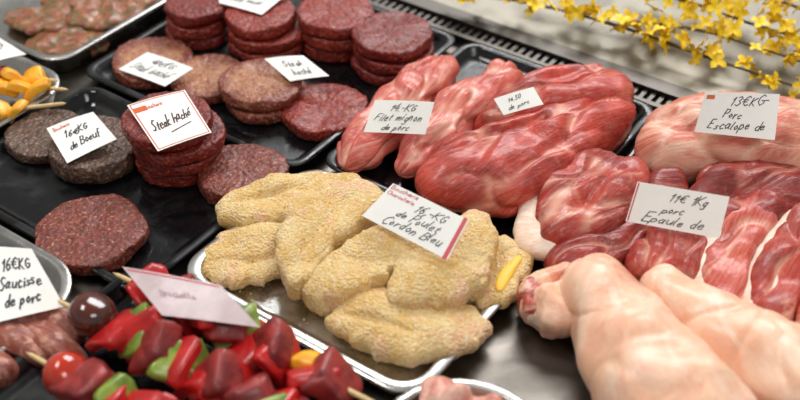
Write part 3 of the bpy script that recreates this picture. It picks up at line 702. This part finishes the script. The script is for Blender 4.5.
card([(8.9,86.1,8.3),(12.8,87.8,8.5),(13.7,86.2,7.6),(9.8,84.7,7.4)],[("14.50",.24,.44,.2,.36),("de porc",.16,.84,.22,.56)],"small white handwritten price card on red roast",sw=.015)
card([(-.6,74.0,7.8),(5.7,69.0,7.9),(3.9,66.3,5.9),(-3.3,72.0,5.8)],[("16,-KG",.42,.37,.2,.38),("de Poulet",.28,.64,.2,.5),("Cordon Bleu",.2,.92,.22,.68)],"white price card reading Cordon Bleu de Poulet on cutlets",band=[(M_pinkp,.965,.02,.965,.98,.1)],small=[M_pinkp,("Boucherie",.03,.13,.11,.36),("Charcuterie",.03,.27,.1,.36)])
card([(28.0,83.6,10.8),(34.7,83.1,10.9),(34.1,80.1,7.9),(27.1,81.5,7.8)],[("13€KG-",.36,.32,.22,.5),("Porc",.3,.6,.2,.24),("Escalope de",.14,.88,.2,.72)],"white price card reading Escalope de Porc on pork joint",band=[(M_orange,.06,.12,.12,.12,.1)])
card([(20.6,74.0,8.0),(28.0,71.7,8.2),(27.1,69.4,5.5),(19.6,72.0,5.2)],[("11€ 1Kg",.38,.36,.22,.42),("porc",.34,.64,.18,.24),("Epaule de",.16,.9,.22,.66)],"white price card reading Epaule de porc on shoulder pieces",band=[(M_pinkp,.02,.04,.02,.96,.03)])

# ---------------------------------------------------------------- forsythia
def blossom_mesh():
    V=[];F=[]
    for k in range(4):
        th=k*math.pi/2
        s=len(V)
        prof=[(0,.14,0),(.4,.4,.25),(.85,.52,.45),(1.3,.4,.4),(1.6,.06,.2)]
        for r,wd,z in prof:
            for sg in (-1,0,1):
                x=r; y=wd*sg; zz=z+abs(sg)*.12
                V.append((x*math.cos(th)-y*math.sin(th),x*math.sin(th)+y*math.cos(th),zz))
        for i in range(len(prof)-1):
            for j in range(2):
                a=s+i*3+j; F.append((a,a+1,a+4,a+3))
    me=bpy.data.meshes.new("blossom"); me.from_pydata([(a*.01,b*.01,c*.01) for a,b,c in V],[],F)
    me.materials.append(M_petal)
    for p in me.polygons: p.use_smooth=True
    return me
bm_=blossom_mesh()
def branch(pts,nb,label,spread=1.3,r=.16,t0=.02):
    P5=[(x,y,z,r,r) for x,y,z in pts]
    ob=loft("forsythia_branch",P5,M_twig,label,"flowering branch","forsythia branches on the ledge",nu=40,nv=8,amp=.05,zmin=1.25,cap=.03)
    o=oo(ob)
    for i in range(nb):
        p=cr(P5,random.uniform(t0,1)); 
        b=bpy.data.objects.new("blossom",bm_); CO.objects.link(b); b.parent=ob
        b.location=((p[0]-o[0]+random.uniform(-spread,spread))*.01,(p[1]-o[1]+random.uniform(-spread,spread))*.01,(max(2.0,p[2]+random.uniform(-.5,1.5))-o[2])*.01)
        b.rotation_euler=(random.uniform(-1.2,1.2),random.uniform(-1.2,1.2),random.uniform(0,6))
        s=random.uniform(.52,.84); b.scale=(s,s,s)
branch([(5,115.6,3.2),(15.4,112.2,3.5),(25.7,107.2,3.2),(33,102.0,3),(42,96.4,2.6)],88,"forsythia twig with bright yellow blossoms along the ledge",1.3)
branch([(14,117,4),(27,112.8,5),(33.2,109.8,5),(39,106.2,4.5),(47,102,4)],78,"arching forsythia twig crowded with yellow blossoms",1.6)
branch([(28,117,4),(37,113.4,5),(44,109.6,5),(51,104,4)],68,"thin forsythia twig with small yellow blossoms",1.7)
branch([(27,110,2.6),(34,106.0,3.6),(40,101.2,4.0),(46,96.8,4)],44,"forked forsythia twig with scattered yellow blossoms",1.3)

# ---------------------------------------------------------------- light and camera
def area(name,loc,tgt,size,power,col):
    l=bpy.data.lights.new(name,'AREA'); l.shape='RECTANGLE'; l.size=size[0]; l.size_y=size[1]; l.energy=power; l.color=col
    o=bpy.data.objects.new(name,l); CO.objects.link(o); o.location=loc
    o.rotation_euler=(Vector(tgt)-Vector(loc)).to_track_quat('-Z','Y').to_euler()
area("window_light",(.6,2.9,2.0),(0,.8,0),(1.9,1.0),68,(.985,.99,1))
area("ceiling_lamp",(-.9,1.0,1.9),(0,.8,0),(.8,.4),17,(1,.98,.95))
area("shop_lamp",(.7,-.3,1.9),(0.1,.8,0),(.9,.6),13,(1,.975,.94))
w=bpy.data.worlds.new("World"); sc.world=w; w.use_nodes=True
nt=w.node_tree; bg=nt.nodes['Background']
tc=N(nt,'ShaderNodeTexCoord'); sx=N(nt,'ShaderNodeSeparateXYZ'); nt.links.new(tc.outputs['Generated'],sx.inputs[0])
nt.links.new(ramp(nt,sx.outputs[2],[(0,srgb(112,110,106)),(.35,srgb(217,217,213)),(1,srgb(156,154,150))]),bg.inputs[0])
bg.inputs[1].default_value=.64
cam=bpy.data.cameras.new("Camera"); co=bpy.data.objects.new("Camera",cam); CO.objects.link(co)
co.location=(0,0,.68); co.rotation_euler=(math.radians(50),0,0)
cam.lens=36*1099/800; cam.sensor_width=36; cam.clip_start=.01
cam.dof.use_dof=True; cam.dof.focus_distance=1.02; cam.dof.aperture_fstop=3.4
sc.camera=co
